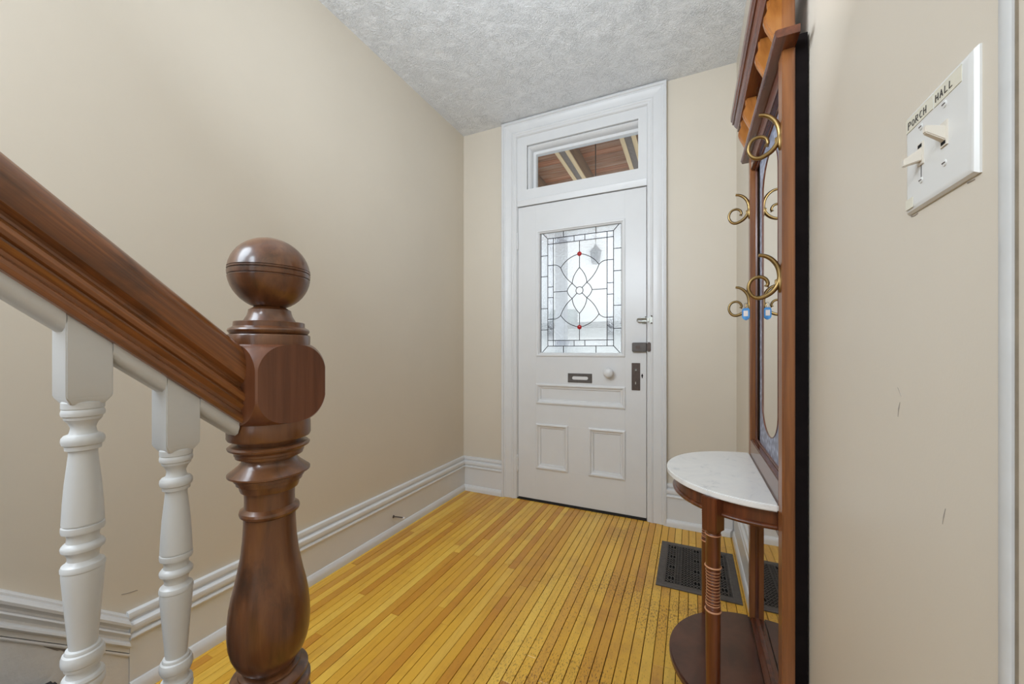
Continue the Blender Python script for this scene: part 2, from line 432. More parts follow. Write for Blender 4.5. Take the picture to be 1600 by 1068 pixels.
tag(base_x('baseboard_front', -0.139, XR, 0, -1), 'short white baseboard between door casing and right corner', 'baseboard', kind='structure')
PBR = PB
tag(base_y('baseboard_right', XR, -0.72, 0.52, YD, 0, -1.4), 'white baseboard running behind the wooden hall tree', 'baseboard', kind='structure')

# stair skirt on the left wall
sk = thing('trim_1', (XL, 0.3, 0.2), 'white moulded cap over grey painted stair skirt board', 'trim', kind='structure')
SL = 0.893
PC = [(0, .006), (.010, .006), (.0125, .002), (.0165, 0), (.0165, -.007), (.030, -.010), (.036, -.018), (.035, -.027), (.026, -.034), (.0215, -.040), (.0215, -.046), (.030, -.048),
      (.0325, -.053), (.030, -.060), (.023, -.068), (.0235, -.076), (.033, -.082), (.0345, -.089), (.030, -.096), (.022, -.098), (.022, -.114), (0, -.114)]
def slope_piece(prof, y0, y1, off):
    r = [[(XL + t, y, .2468 + off + (.6193 - y) * SL + z) for t, z in prof] for y in (y0, y1)]
    return MB().loft(r)
obj('cap_moulding', slope_piece(PC, 0.6115, -1.6, 0), 'white', sk, smooth=28)
obj('bead', slope_piece([(0, -.1165), (.0235, -.1165), (.0245, -.122), (.0225, -.127), (0, -.127)], 0.6115, -1.6, 0), 'white', sk, smooth=28)
bm_ = MB()
bm_.prism([(0.6115, 0.0), (0.6115, .2468 - .126 + .0078 * SL), (-1.6, .2468 - .126 + 2.2193 * SL), (-1.6, 1.2)], 'x', XL, XL + .0185)
obj('skirt_board', bm_, 'grey_board', sk, smooth=0)
rough = []
for i in range(13):
    y = 0.505 - i * 0.0062
    rough.append((y, .2468 - .1275 + (.6193 - y) * SL))
low = [(y, z - 0.0095 * math.sin(PI * (i + .3) / 13.2) * random.uniform(.6, 1)) for i, (y, z) in enumerate(rough)]
obj('chipped_gap', MB().prism(rough + low[::-1], 'x', XL + .018, XL + .0196), 'crack', sk, smooth=0)

# staircase (runs up behind the viewer)
st = thing('staircase', (-1.16, 0.45, 0), 'enclosed straight staircase rising beside the left wall', 'staircase', kind='structure')
for i in range(7):
    yn = 0.449 - i * 0.222; zt = 0.185 * (i + 1)
    obj('tread', B(XL + 0.02, -0.655, yn - 0.245, yn, zt - 0.03, zt), 'dark_tread', st, 0.008)
    obj('riser', B(XL + 0.02, -0.665, yn - 0.04, yn - 0.022, zt - 0.185, zt - 0.031), 'rail_white', st, smooth=0)
obj('outer_stringer', MB().prism([(0.37, 0), (0.37, 0.10), (-0.9, 1.17), (-0.9, 0)], 'x', -0.70, -0.668), 'rail_white', st, smooth=0)

# ------------------------------------------------------------------ door casing, transom, door
cs = thing('trim_2', (-0.725, YD, 0), 'white moulded casing around the front door and transom', 'trim', kind='structure')
PCs = [(0, 0), (0, .032), (.004, .034), (.013, .034), (.017, .030), (.0185, .024), (.026, .0235), (.030, .0255), (.036, .0235), (.044, .020), (.080, .0195), (.084, .0225),
       (.090, .024), (.096, .0225), (.100, .0185), (.113, .0175), (.118, .013), (.1205, .008), (.1205, 0)]
CO, CI, CT = -1.3115, -0.139, 2.841
obj('side_casing', MB().loft([[(CO + w, YD - t, 0) for w, t in PCs], [(CO + w, YD - t, CT - w) for w, t in PCs]]), 'white', cs, smooth=28)
obj('side_casing', MB().loft([[(CI - w, YD - t, 0) for w, t in PCs], [(CI - w, YD - t, CT - w) for w, t in PCs]]), 'white', cs, smooth=28)
obj('head_casing', MB().loft([[(CO + w, YD - t, CT - w) for w, t in PCs], [(CI - w, YD - t, CT - w) for w, t in PCs]]), 'white', cs, smooth=28)
obj('jamb', B(CL, CL + 0.004, YD, YD + 0.15, 0, 2.2), 'white', cs, smooth=0)
obj('jamb', B(CR - 0.0006, CR, YD + 0.02, YD + 0.15, 0, 2.2), 'joint', cs, smooth=0)
obj('threshold', B(CL, CR, YD - 0.012, YD + 0.15, -0.02, 0.006), 'dark_gap', cs, 0.002)

w1 = thing('window_1', (-0.715, YD + 0.05, 2.2), 'white framed clear glass transom above the front door', 'window', kind='structure')
fr = MB()
TX0, TX1, TZ0, TZ1 = -1.1135, -0.3145, 2.321, 2.6515
fr.box(CL, TX0, YD - .004, YD + .15, 2.2, 2.722); fr.box(TX1, CR, YD - .004, YD + .008, 2.2, 2.722)
fr.box(TX0, TX1, YD - .004, YD + .008, 2.2, TZ0); fr.box(TX0, TX1, YD - .004, YD + .15, TZ1, 2.722)
fr.box(TX1 + .048, CR, YD + .008, YD + .15, 2.2, 2.722); fr.box(TX0, TX1 + .048, YD + .008, YD + .15, 2.2, TZ0 - .028); fr.box(TX1, TX1 + .048, YD + .008, YD + .15, TZ1, 2.722)
obj('frame', fr, 'white', w1, smooth=0)
bd = MB(); bd.loft([[(CL + .002, YD - .004 - t, z) for t, z in [(0, 2.248), (.006, 2.248), (.009, 2.242), (.006, 2.232), (.004, 2.2), (0, 2.2)]],
                    [(CR - .002, YD - .004 - t, z) for t, z in [(0, 2.248), (.006, 2.248), (.009, 2.242), (.006, 2.232), (.004, 2.2), (0, 2.2)]]])
obj('transom_bar', bd, 'white', w1, smooth=28)
obj('sash', MB().frame(TX0 + .003, TX1 + .045, TZ0 - .025, TZ1 - .003, [(0, -.012), (.006, -.010), (.014, -.016), (.022, -.028), (.025, -.044), (.026, -.060), (.044, -.066), (.047, -.076), (.047, -.10), (0, -.10), (0, -.012)], YD), 'white', w1, smooth=40)
obj('glass_pane', B(TX0 + .03, TX1 + .018, YD + .079, YD + .083, TZ0, TZ1 - .03), 'glass_clear', w1, smooth=0)

d1 = thing('door_1', (-0.722, YD, 0.0), 'white panelled front door with leaded glass light and dark locks', 'door', kind='structure')
DL, DR, DB, DT = -1.1845, -0.2635, 0.014, 2.193
Y1 = YD + 0.044
def dbox(name, x0, x1, z0, z1): return obj(name, B(x0, x1, YD, Y1, z0, z1), 'white', d1, 0.0008, seg=1)
dbox('stile', DL, -1.036, DB, DT); dbox('stile', -0.401, DR, DB, DT)
dbox('rail', -1.036, -0.401, DB, 0.247); dbox('rail', -1.036, -0.401, 0.574, 0.727)
dbox('rail', -1.036, -0.401, 0.868, 1.076); dbox('rail', -1.036, -0.401, 2.002, DT)
dbox('mullion', -0.80, -0.643, 0.247, 0.574)
PM = [(-.004, 0), (-.004, .007), (.004, .0105), (.010, .0095), (.014, .003), (.022, -.002), (.028, -.003), (.032, -.011), (.034, -.016)]
for x0, x1, z0, z1 in ((-1.036, -0.401, .727, .868), (-1.036, -.80, .247, .574), (-.643, -.401, .247, .574)):
    p = obj('panel', B(x0, x1, YD + .012, YD + .032, z0, z1), 'white', d1, smooth=0)
    obj('panel_moulding', MB().frame(x0, x1, z0, z1, PM, YD), 'white', p, smooth=28)

# leaded light
GX, GZ, GY = -0.7155, 1.5425, YD + 0.013
lw = obj('leaded_window', MB().frame(-1.036, -.401, 1.076, 2.002, [(-.002, 0), (-.002, .006), (.006, .0085), (.012, .007), (.015, .001), (.022, -.002), (.024, -.010), (.024, -.028), (.0, -.028), (-.002, 0)], YD), 'white', d1, smooth=28)
lines = []; panes = []
OX, OZ, BX, BZ, IX, IZ = .2905, .452, .2375, .394, .194, .353
def rect(x0, x1, z0, z1): return [(x0, z0), (x1, z0), (x1, z1), (x0, z1)]
# outer border with mitred corners
tx = [-OX, -.118, .117, OX]
for s in (1, -1):
    lines += [[(-.118, s * BZ), (-.118, s * OZ)], [(.117, s * BZ), (.117, s * OZ)], [(-BX, s * BZ), (-OX, s * OZ)], [(BX, s * BZ), (OX, s * OZ)]]
    panes += [([(-OX, s * OZ), (-BX, s * BZ), (-.118, s * BZ), (-.118, s * OZ)], 'glass_border'), (rect(-.118, .117, s * BZ, s * OZ), 'glass_border'),
              ([(OX, s * OZ), (BX, s * BZ), (.117, s * BZ), (.117, s * OZ)], 'glass_border')]
zs = [-.2745, -.118, .118, .2705]
for s in (1, -1):
    for z in zs: lines.append([(s * BX, z), (s * OX, z)])
    panes.append(([(s * OX, -OZ), (s * BX, -BZ), (s * BX, zs[0]), (s * OX, zs[0])], 'glass_border'))
    panes.append(([(s * OX, OZ), (s * BX, BZ), (s * BX, zs[3]), (s * OX, zs[3])], 'glass_border'))
    for a, b_ in zip(zs, zs[1:]): panes.append((rect(s * BX, s * OX, a, b_), 'glass_border'))
# bevelled band
for s in (1, -1):
    for t in (1, -1):
        panes.append((rect(s * IX, s * BX, t * IZ, t * BZ), 'glass_bevel'))
        panes.append((rect(s * .039, s * IX, t * IZ, t * BZ), 'glass_bevel'))
        lines.append([(s * .039, t * IZ), (s * .039, t * BZ)])
        panes.append((rect(s * IX, s * BX, t * .197, t * IZ), 'glass_bevel'))
        panes.append((rect(s * IX, s * BX, t * .039, t * .197), 'glass_bevel'))
        lines.append([(s * IX, t * .039), (s * BX, t * .039)]); lines.append([(s * IX, t * .197), (s * BX, t * .197)])
    panes.append((rect(-.039, .039, s * IZ, s * BZ), 'glass_bevel'))
    panes.append((rect(s * IX, s * BX, -.039, .039), 'glass_bevel'))
    lines += [[(-BX, s * BZ), (BX, s * BZ)], [(s * BX, -BZ), (s * BX, BZ)], [(-BX, s * IZ), (BX, s * IZ)], [(s * IX, -BZ), (s * IX, BZ)],
              [(-OX, s * OZ), (OX, s * OZ)], [(s * OX, -OZ), (s * OX, OZ)]]
# flower
JT, LF, PT, ND, MD, CRR = (0, .26), (-.1385, .172), (0, .163), (-.0525, .0535), (-.0905, 0), .026
arc = qb(JT, (-.088, .247), LF); side = qb(LF, (-.162, .199), (-IX, .197)); lob = qb(LF, (-.112, .098), ND); pet = qb(PT, (-.052, .108), ND); lobe = qb(ND, (-.080, .036), MD)
def ca(a0, a1, n=6): return [(CRR * math.cos(R(a0 + (a1 - a0) * i / n)), CRR * math.sin(R(a0 + (a1 - a0) * i / n))) for i in range(n + 1)]
cA = ca(135, 135, 1)[0]
for sx in (1, -1):
    for sz in (1, -1):
        T = lambda P: [(sx * a, sz * c) for a, c in P]
        for L in (arc, side, lob, pet, lobe, [ND, cA]): lines.append(T(L))
        panes.append((T([(0, IZ)] + arc + side[1:] + [(-IX, IZ)]), 'glass_tex'))
        panes.append((T(arc + lob[1:] + pet[::-1][1:]), 'glass_tex'))
        panes.append((T(side[::-1] + lob[1:] + lobe[1:] + [(-IX, 0)]), 'glass_tex'))
    S = lambda P: [(sx * a, c) for a, c in P]
    panes.append((S(lobe + [(a, -c) for a, c in lobe[::-1][1:]] + ca(225, 135)), 'glass_tex'))
    lines.append(S([MD, (-IX, 0)]))
for sz in (1, -1):
    panes.append(([(a, sz * c) for a, c in pet + ca(135, 45) + [(-a, c) for a, c in pet[::-1]][:-1]], 'glass_tex'))
    lines += [[(0, sz * IZ), (0, sz * .26)], [(0, sz * .26), (0, sz * .163)]]
panes.append((ca(0, 345, 23), 'glass_tex')); lines.append(ca(0, 360, 24))
for poly, mt in panes:
    P = [(GX + a, GZ + c) for a, c in poly]
    obj('glass_pane', MB().prism(P, 'y', GY, GY + .004), mt, lw, smooth=0)
lead = MB()
for L in lines:
    lead.tube([(GX + a, GY + .001, GZ + c) for a, c in L], .0026 if len(L) > 2 else .0027, 6)
obj('lead_came', lead, 'lead', lw)
for sz in (1, -1):
    j = MB(); seg = 20
    j.loft([[(GX + r * math.cos(2 * PI * k / seg), GY - dy, GZ + sz * .26 + r * math.sin(2 * PI * k / seg)) for k in range(seg)] for r, dy in ((.0165, 0), (.0155, .004), (.011, .0075), (.005, .009))])
    tag(obj('jewel', j, 'ruby', lw), 'round red glass jewel')

# door furniture
ml = obj('mail_slot', MB().frame(-.7955, -.6225, .889, .954, [(0, 0), (0, .003), (.002, .0045), (.018, .0045), (.0215, .003), (.0215, .001)], YD), 'iron', d1)
pl = MB(); pp = [(-.763 + .0115 + .0115 * math.cos(a), .9215 + .0115 * math.sin(a)) for a in [R(90 + 18 * i) for i in range(11)]] + [(-.650 - .0115 + .0115 * math.cos(a), .9215 + .0115 * math.sin(a)) for a in [R(-90 + 18 * i) for i in range(11)]]
pl.prism(pp, 'y', YD - .0065, YD - .001)
tag(obj('slot_flap', pl, 'white', ml), 'white painted rounded flap')
obj('slot_back', B(-.785, -.633, YD - .0042, YD, .897, .946), 'iron', ml, smooth=0)
def lathe_y(prof, cx, cz, y, segs=28):
    return MB().loft([[(cx + r * math.cos(2 * PI * k / segs), y - t, cz + r * math.sin(2 * PI * k / segs)) for k in range(segs)] for t, r in prof])
obj('door_knob', lathe_y([(0, .0), (0, .026), (.004, .026), (.007, .014), (.022, .012), (.026, .020), (.033, .029), (.043, .034), (.052, .032), (.060, .024), (.064, .012), (.065, .001)], -.5035, .9655, YD), 'white', d1, smooth=60)
lp = obj('lock_plate', B(-.3565, -.3020, YD - .0035, YD, .852, 1.0335), 'lock', d1, .001)
obj('spindle_hole', lathe_y([(0, .001), (0, .012), (.002, .012), (.003, .009), (.001, .0085), (.001, .001)], -.330, .986, YD - .0035, 20), 'iron', lp)
obj('spindle', lathe_y([(0, .001), (0, .0042), (.004, .0042), (.0045, .001)], -.3285, .9865, YD - .004, 10), 'chrome', lp)
obj('keyhole_cover', MB().prism([(-.334, .892), (-.328, .892), (-.3275, .904), (-.329, .909), (-.333, .909), (-.3345, .904)], 'y', YD - .0055, YD - .0035), 'chrome', lp, .0005)
kh = lathe_y([(0, .0005), (0, .0062), (.0012, .0062), (.0012, .0005)], -.2895, .9495, YD, 14); kh.box(-.2925, -.2865, YD - .0012, YD, .934, .962)
obj('keyhole', kh, 'black', d1)
rl = obj('rim_lock', B(-.352, -.2615, YD - .024, YD, 1.107, 1.169), 'iron', d1, .004)
obj('snib', B(-.328, -.300, YD - .027, YD - .0235, 1.128, 1.148), 'lock', rl, .0015)
kp = obj('lock_keeper', B(-.2575, -.2330, YD - .030, YD - .008, 1.109, 1.170), 'lock', cs, .005)
# bright swing-bar guard
lg = obj('door_guard', MB().tube([(-.262, YD - .026, 1.325), (-.318, YD - .012, 1.325), (-.322, YD - .012, 1.312), (-.31, YD - .014, 1.304), (-.262, YD - .028, 1.300)], .0042, 8), 'chrome', d1)
obj('guard_base', MB().box(-.290, -.2615, YD - .006, YD, 1.290, 1.336), 'chrome', lg, .0015)
obj('guard_screw', lathe_y([(0, .0005), (0, .0045), (.002, .003), (.0022, .0005)], -.268, 1.336, YD - .006, 10), 'lock', lg)
gk = obj('guard_keeper', MB().box(-.2575, -.2415, YD - .030, YD - .008, 1.304, 1.328).box(-.2445, -.2225, YD - .024, YD - .018, 1.292, 1.343), 'chrome', cs, .002)
for zz in (1.294, 1.340):
    obj('keeper_screw', lathe_y([(0, .0005), (0, .005), (.003, .0035), (.0032, .0005)], -.229, zz, YD - .030, 10), 'lock', gk)
for z0, z1 in ((1.880, 2.0), (.205, .325)):
    hg = obj('hinge', MB().lathe(-1.1885, YD - .006, [(z0 - .004, .001), (z0 - .003, .004), (z0, .0055), (z0 + .001, .0062), (z0 + .039, .0062), (z0 + .040, .0055), (z0 + .041, .0062), (z0 + .079, .0062), (z0 + .080, .0055), (z0 + .081, .0062), (z1 - .001, .0062), (z1, .0055), (z1 + .003, .004), (z1 + .004, .001)], 12), 'white', d1)

# white corner strip at the near end of the right wall
PT = [(.4765, 0), (.4765, .0030), (.4785, .0042), (.484, .0046), (.490, .0042), (.4935, .0022), (.4935, 0)]
tr3 = obj('trim_3', MB().loft([[(XR - t, y, 0) for y, t in PT], [(XR - t, y, H) for y, t in PT]]), 'trim_white')
tag(tr3, 'narrow white painted vertical trim at near end of right wall', 'trim', kind='structure')
obj('gap_shadow_line', B(XR - .0012, XR, .4742, .4765, 0, H), 'gap_shadow', tr3, smooth=0)  # dark strip painted in as the shadow gap along the trim

# ------------------------------------------------------------------ newel post
NX, NY = -0.68, 0.4425
nw = thing('newel_post', (NX, NY, 0), 'turned brown wooden newel post topped with a grooved ball', 'newel post')
ball = [(1.1903, .0326)]
for i in range(1, 24):
    a = -PI / 2 + PI * i / 24
    z = 1.2545 + .0637 * math.sin(a); r = .0637 * math.cos(a)
    if z > 1.194 and abs(z - 1.257) > .012: ball.append((z, r))
    elif abs(z - 1.257) <= .012 and ball[-1][0] < 1.245:
        for zz, rr in ((1.2458, .0631), (1.2468, .0612), (1.2482, .0612), (1.2492, .0632), (1.2540, .0637), (1.2555, .0637), (1.2563, .0616), (1.2578, .0616), (1.2586, .0637), (1.2600, .0637), (1.2606, .0622), (1.2620, .0622), (1.2626, .0634)):
            ball.append((zz, rr))
ball.append((1.3182, .001))
fin = [(1.1470, .001), (1.1470, .058), (1.1480, .0595), (1.1515, .0622), (1.1540, .0626), (1.1565, .0615), (1.1590, .057), (1.1605, .0548), (1.1680, .0544), (1.1690, .0530), (1.1692, .0410), (1.1740, .0385), (1.1800, .0350), (1.1860, .0332)] + ball
obj('finial', MB().lathe(NX, NY, fin, 56), 'newel', nw, smooth=30)
# block: square post met by a turned barrel
hs = .0640; rings = []
for i in range(49):
    t = -math.cos(PI * i / 48)
    z = 1.0627 + .0664 * t
    rev = min(hs * math.sqrt(1 + (1 - abs(t) ** 2.5) ** (2 / 2.5)), hs * 1.385)
    tb = math.acos(min(1, hs / rev))
    rings.append([])
    for q in range(4):
        for k in range(9):              # flat face
            th = -tb + 2 * tb * k / 8; r = hs / math.cos(th)
            rings[-1].append((NX + r * math.cos(th + q * PI / 2), NY + r * math.sin(th + q * PI / 2), z))
        for k in range(1, 14):          # turned corner
            th = tb + (PI / 2 - 2 * tb) * k / 14
            rings[-1].append((NX + rev * math.cos(th + q * PI / 2), NY + rev * math.sin(th + q * PI / 2), z))
obj('block', MB().loft(rings), 'newel_block', nw, smooth=14)
obj('collar', MB().lathe(NX, NY, [(1.1290, .001), (1.1290, .0632), (1.1440, .0636), (1.1462, .0625), (1.1470, .060), (1.1470, .001)], 56), 'newel', nw)
sh = [(.9965, .001), (.9965, .0632), (.9900, .0642), (.9700, .0642), (.9665, .0625), (.9655, .0512), (.9575, .0490), (.9568, .0540), (.9560, .0595), (.9530, .0632), (.9500, .0622), (.9465, .0560), (.9440, .0536), (.9400, .0534), (.9390, .0522), (.9350, .0515), (.9335, .0430),
      (.9300, .0418), (.9250, .0440), (.9190, .0492), (.9120, .0575), (.9074, .0632), (.9045, .0632), (.9020, .0575), (.9005, .0542), (.8960, .0540), (.8950, .0512), (.8890, .0505), (.8880, .0470), (.8800, .0455), (.8760, .0440), (.8750, .0392),
      (.8620, .0386), (.8470, .0388), (.8450, .0415), (.8420, .0455), (.8380, .0466), (.8340, .0455), (.8310, .0415), (.8300, .0400), (.8150, .0401), (.7900, .0415), (.7600, .0446), (.7400, .0483), (.7187, .0524), (.6980, .0572), (.6770, .0608), (.6567, .0627), (.6360, .0634), (.6150, .0621), (.5990, .0586), (.5850, .0530), (.5760, .0470), (.5715, .0440),
      (.5700, .0405), (.5660, .0400), (.5645, .0440), (.5625, .0480), (.5600, .0485), (.5570, .0455), (.5555, .0470), (.5530, .0560), (.5490, .0600), (.5450, .0600), (.5410, .0560), (.5395, .0530), (.5360, .0535), (.5330, .0600), (.5280, .0640), (.5220, .0642), (.5190, .0600), (.5150, .0560), (.5060, .0545), (.5030, .0590), (.4980, .0640), (.4900, .0642), (.4860, .0600), (.4600, .0600), (.4600, .001)]
obj('shaft', MB().lathe(NX, NY, sh, 56), 'newel', nw, smooth=30)
obj('plinth', B(NX - hs, NX + hs, NY - hs, NY + hs, 0, .46), 'newel_block', nw, .004)

# ------------------------------------------------------------------ handrail and balusters
SR = 0.845
hr = thing('handrail', (NX, 0.2, 1.1), 'brown moulded wooden stair handrail running into the newel block', 'handrail')
half = [(0, .0290), (.005, .0318), (.0095, .0318), (.0110, .0285), (.0125, .0262), (.0165, .0275), (.0205, .0315), (.0225, .0335), (.0235, .0300), (.0255, .0300), (.0275, .0345), (.0315, .0368), (.0360, .0360), (.0385, .0330), (.0400, .0285), (.0425, .0250), (.0455, .0245), (.0480, .0262), (.0495, .0300),
        (.0530, .0345), (.0590, .0375), (.0660, .0390), (.0740, .0388), (.0820, .0362), (.0890, .0312), (.0950, .0235), (.0990, .0135), (.101, .0)]
cosr = math.cos(math.atan(SR))
prof = [(w, v) for v, w in half] + [(-w, v) for v, w in half[::-1][1:]]
def zbot(y): return 1.0109 + (.3688 - y) * SR
def raily(y, pr): return [(NX + w, y, zbot(y) + v / cosr) for w, v in pr]
obj('rail', MB().loft([raily(.3795, prof), raily(-.75, prof)]), 'rail', hr, smooth=24)
fprof = [(-.021, 0), (.021, 0), (.021, -.006), (.017, -.013), (.009, -.0165), (-.009, -.0165), (-.017, -.013), (-.021, -.006)]
def fillet(y0, y1): return obj('fillet', MB().loft([raily(y0, fprof), raily(y1, fprof)]), 'rail_white', hr, smooth=40)
BY = [.2094, .3043]; bw = .0204
fillet(.3790, BY[1] + bw); fillet(BY[1] - bw, BY[0] + bw); fillet(BY[0] - bw, -.75)

BP = [(1.0579, .001), (1.0579, .0175), (1.0562, .0188), (1.0490, .0188), (1.0482, .0176), (1.0468, .0186), (1.0433, .0192), (1.0400, .0186), (1.0385, .0168), (1.0355, .0165), (1.0310, .0130), (1.0250, .0108), (1.0190, .0120), (1.0175, .0128), (1.0160, .0165),
      (1.0130, .0186), (1.0090, .0190), (1.0050, .0180), (1.0035, .0160), (.9985, .0157), (.9975, .0128), (.9930, .0126), (.9800, .0138), (.9570, .0160), (.9350, .0174), (.9130, .0184), (.9085, .0185), (.9078, .0172), (.9066, .0172), (.9058, .0188), (.9020, .0191), (.8985, .0186),
      (.8975, .0148), (.8910, .0140), (.8860, .0146), (.8845, .0170), (.8820, .0188), (.8797, .0193), (.8765, .0187), (.8745, .0160), (.8690, .0138), (.8640, .0137), (.8605, .0160), (.8590, .0185), (.8555, .0197), (.8525, .0195), (.8515, .0186), (.8470, .0188), (.8440, .0187), (.8000, .0156), (.7570, .0125), (.7560, .0150), (.7535, .0160), (.7525, .0160),
      (.7510, .0178), (.7470, .0191), (.7420, .0193), (.7380, .0184), (.7365, .0168), (.7330, .0166), (.7320, .0143), (.7270, .0140), (.7235, .0150), (.7220, .0178), (.7190, .0190), (.7160, .0184), (.7150, .0190), (.7100, .0197), (.7060, .0190), (.7040, .0172), (.6980, .0160), (.6900, .0170), (.6850, .0190), (.6800, .0190), (.6800, .001)]
def baluster(y, foot, label):
    dz = (BY[0] - y) * SR + 0.0
    o = thing('baluster', (NX, y, foot), label, 'baluster', 'white turned stair balusters')
    top = [(y - bw, zbot(y - bw)), (y + bw, zbot(y + bw))]
    zb = 1.0575 + dz
    # square top block, corners chamfered at its foot
    h = bw
    rings = [[(NX + sx * (h - .006), y + sy * (h - .006), zb - .004) for sx, sy in ((-1, -1), (1, -1), (1, 1), (-1, 1))],
             [(NX + sx * h, y + sy * h, zb + .006) for sx, sy in ((-1, -1), (1, -1), (1, 1), (-1, 1))],
             [(NX + sx * h, y + sy * h, zbot(y + sy * h)) for sx, sy in ((-1, -1), (1, -1), (1, 1), (-1, 1))]]
    obj('top_block', MB().loft(rings), 'rail_white', o, .0012)
    obj('turned_shaft', MB().lathe(NX, y, [(z + dz, r) for z, r in BP], 36), 'rail_white', o, smooth=32)
    obj('foot_block', B(NX - h, NX + h, y - h, y + h, foot, .6805 + dz), 'rail_white', o, .002)
    return o
baluster(BY[0], .37, 'white turned stair baluster farther from the newel, second along the rail')
baluster(BY[1], .185, 'white turned stair baluster nearest the brown wooden newel post')

# ------------------------------------------------------------------ hall tree
FX, BXK = .197, .223                   # front and back of frame
YN, YF = 1.0987, 1.680
ht = thing('hall_tree', (FX, 1.39, 0), 'tall dark cherry hall tree with mirror, marble shelf and brass hooks', 'hall tree')
def post(y0, y1): return obj('post', B(FX, BXK, y0, y1, 0, 1.968), 'tree_side', ht, .0025)
post(YN, YN + .0445); post(YF - .040, YF)
YA, YZ = YN + .0445, YF - .040
obj('bottom_rail', B(FX + .001, BXK, YA, YZ, .060, .150), 'tree_h', ht, .003)
obj('shelf_rail', B(FX + .0005, BXK, YA, YZ, .655, .797), 'tree_h', ht, .003)
obj('top_rail', B(FX + .002, BXK, YA, YZ, 1.772, 1.826), 'tree_h', ht, .003)
MXP = .2185
for z0, z1 in ((.150, .655), (.797, 1.772)):
    # inner bead around each glass
    rings = []
    for w, t in ((0, .0), (.0, .004), (.0015, .006), (.0035, .005), (.0045, .0)):
        rings.append([(MXP - t, YA + w, z0 + w), (MXP - t, YZ - w, z0 + w), (MXP - t, YZ - w, z1 - w), (MXP - t, YA + w, z1 - w)])
    obj('glazing_bead', MB().loft(rings, caps=False), 'tree', ht, smooth=28)
cy0, ch = 1.391, .127
def clear(n=20):
    P = []
    for i in range(n + 1):
        a = PI * i / n
        P.append((cy0 + ch * math.cos(a), 1.622 + .098 * math.sin(a)))
    for i in range(n + 1):
        a = PI + PI * i / n
        P.append((cy0 + ch * math.cos(a), .940 + .083 * math.sin(a)))
    return P
cl = clear()
mir = obj('mirror', MB().prism(cl, 'x', MXP, MXP + .003), 'mirror', ht, smooth=0)
ring = MB(); n = len(cl)
def outer(p):
    y, z = p[0] - cy0, p[1] - 1.281
    s = min((abs(YZ - cy0) / abs(y)) if abs(y) > 1e-6 else 1e9, (.4905 / abs(z)) if abs(z) > 1e-6 else 1e9)
    return (min(max(cy0 + y * s, YA), YZ), min(max(1.281 + z * s, .797), 1.772))
inn = [(MXP - .0002, a, b_) for a, b_ in cl]
# rectangle border as a strip, with the rectangle's corners inserted
out = []
for p in cl: out.append(outer(p))
vs = inn + [(MXP - .0002, a, b_) for a, b_ in out]
fs = [(i, (i + 1) % n, (i + 1) % n + n, i + n) for i in range(n)]
cor = [(YA, .797), (YA, 1.772), (YZ, .797), (YZ, 1.772)]
for c in cor:
    best = max(range(n), key=lambda i: -((out[i][0] - c[0]) ** 2 + (out[i][1] - c[1]) ** 2) - ((out[(i + 1) % n][0] - c[0]) ** 2 + (out[(i + 1) % n][1] - c[1]) ** 2))
    vs.append((MXP - .0002, c[0], c[1])); fs.append((best + n, (best + 1) % n + n, len(vs) - 1))
eb = MB().add(vs, fs)
bk = [(MXP + .0028, y, z) for _, y, z in vs]; nv = len(vs)
eb.add(bk, [f[::-1] for f in fs])
tag(obj('etched_border', eb, 'etched', ht, smooth=0), 'frosted blue-grey etched mirror border')
# fine line around the clear oval
obj('oval_line', MB().tube([(MXP - .0008, a, b_) for a, b_ in cl] + [(MXP - .0008,) + cl[0]], .0016, 6), 'tree', ht)
obj('lower_mirror', B(MXP, MXP + .003, YA, YZ, .150, .655), 'mirror_low', ht, smooth=0)
obj('gap_shade_panel', MB().box(BXK, .2475, YN + .004, YF - .004, .285, 1.86), 'back', ht, smooth=0)  # added black panel stands in for the deep shadow behind the frame
obj('frieze_board', B(FX + .008, BXK, YA, YZ, 1.826, 1.968), 'tree_h', ht, smooth=0)
# ledge
PL = [(.2225, 1.830), (.181, 1.830), (.1772, 1.832), (.1772, 1.8355), (.1748, 1.8375), (.1738, 1.8415), (.1755, 1.8460), (.180, 1.8480), (.2225, 1.8480)]
LY0, LY1 = 1.050, 1.708
obj('ledge', MB().loft([[(x_, LY0, z_) for x_, z_ in PL], [(x_, LY1, z_) for x_, z_ in PL]]), 'tree_h', ht, smooth=40)
PBk = [(.2005, 1.848), (.1885, 1.848), (.1865, 1.860), (.1815, 1.876), (.1735, 1.893), (.1670, 1.907), (.1640, 1.919), (.1655, 1.931), (.1705, 1.941), (.1730, 1.951), (.1720, 1.960), (.1720, 1.968), (.2005, 1.968)]
for yc in (1.1165, 1.2525, 1.5255, 1.6615):
    b_ = MB().prism(PBk, 'y', yc - .0145, yc + .0145)
    br = obj('bracket', b_, 'bracket', ht, .0012)
    # carved central rib
    rb = MB(); inner = [(x_ - .003, z_) for x_, z_ in PBk[1:-1]]
    rb.prism(inner + [(x_ + .004, z_) for x_, z_ in PBk[1:-1]][::-1], 'y', yc - .005, yc + .005)
    obj('rib', rb, 'bracket', br, .0008)
PK = [(.2225, 1.968), (.1660, 1.968), (.1650, 1.974), (.1670, 1.978), (.1610, 1.983), (.1550, 1.991), (.1525, 1.998), (.1490, 1.998), (.1470, 2.001), (.1475, 2.008), (.1430, 2.012), (.1420, 2.030), (.147, 2.034), (.147, 2.05), (.2225, 2.05)]
obj('crown', MB().loft([[(x_, 1.022, z_) for x_, z_ in PK], [(x_, 1.732, z_) for x_, z_ in PK]]), 'tree_h', ht, smooth=30)

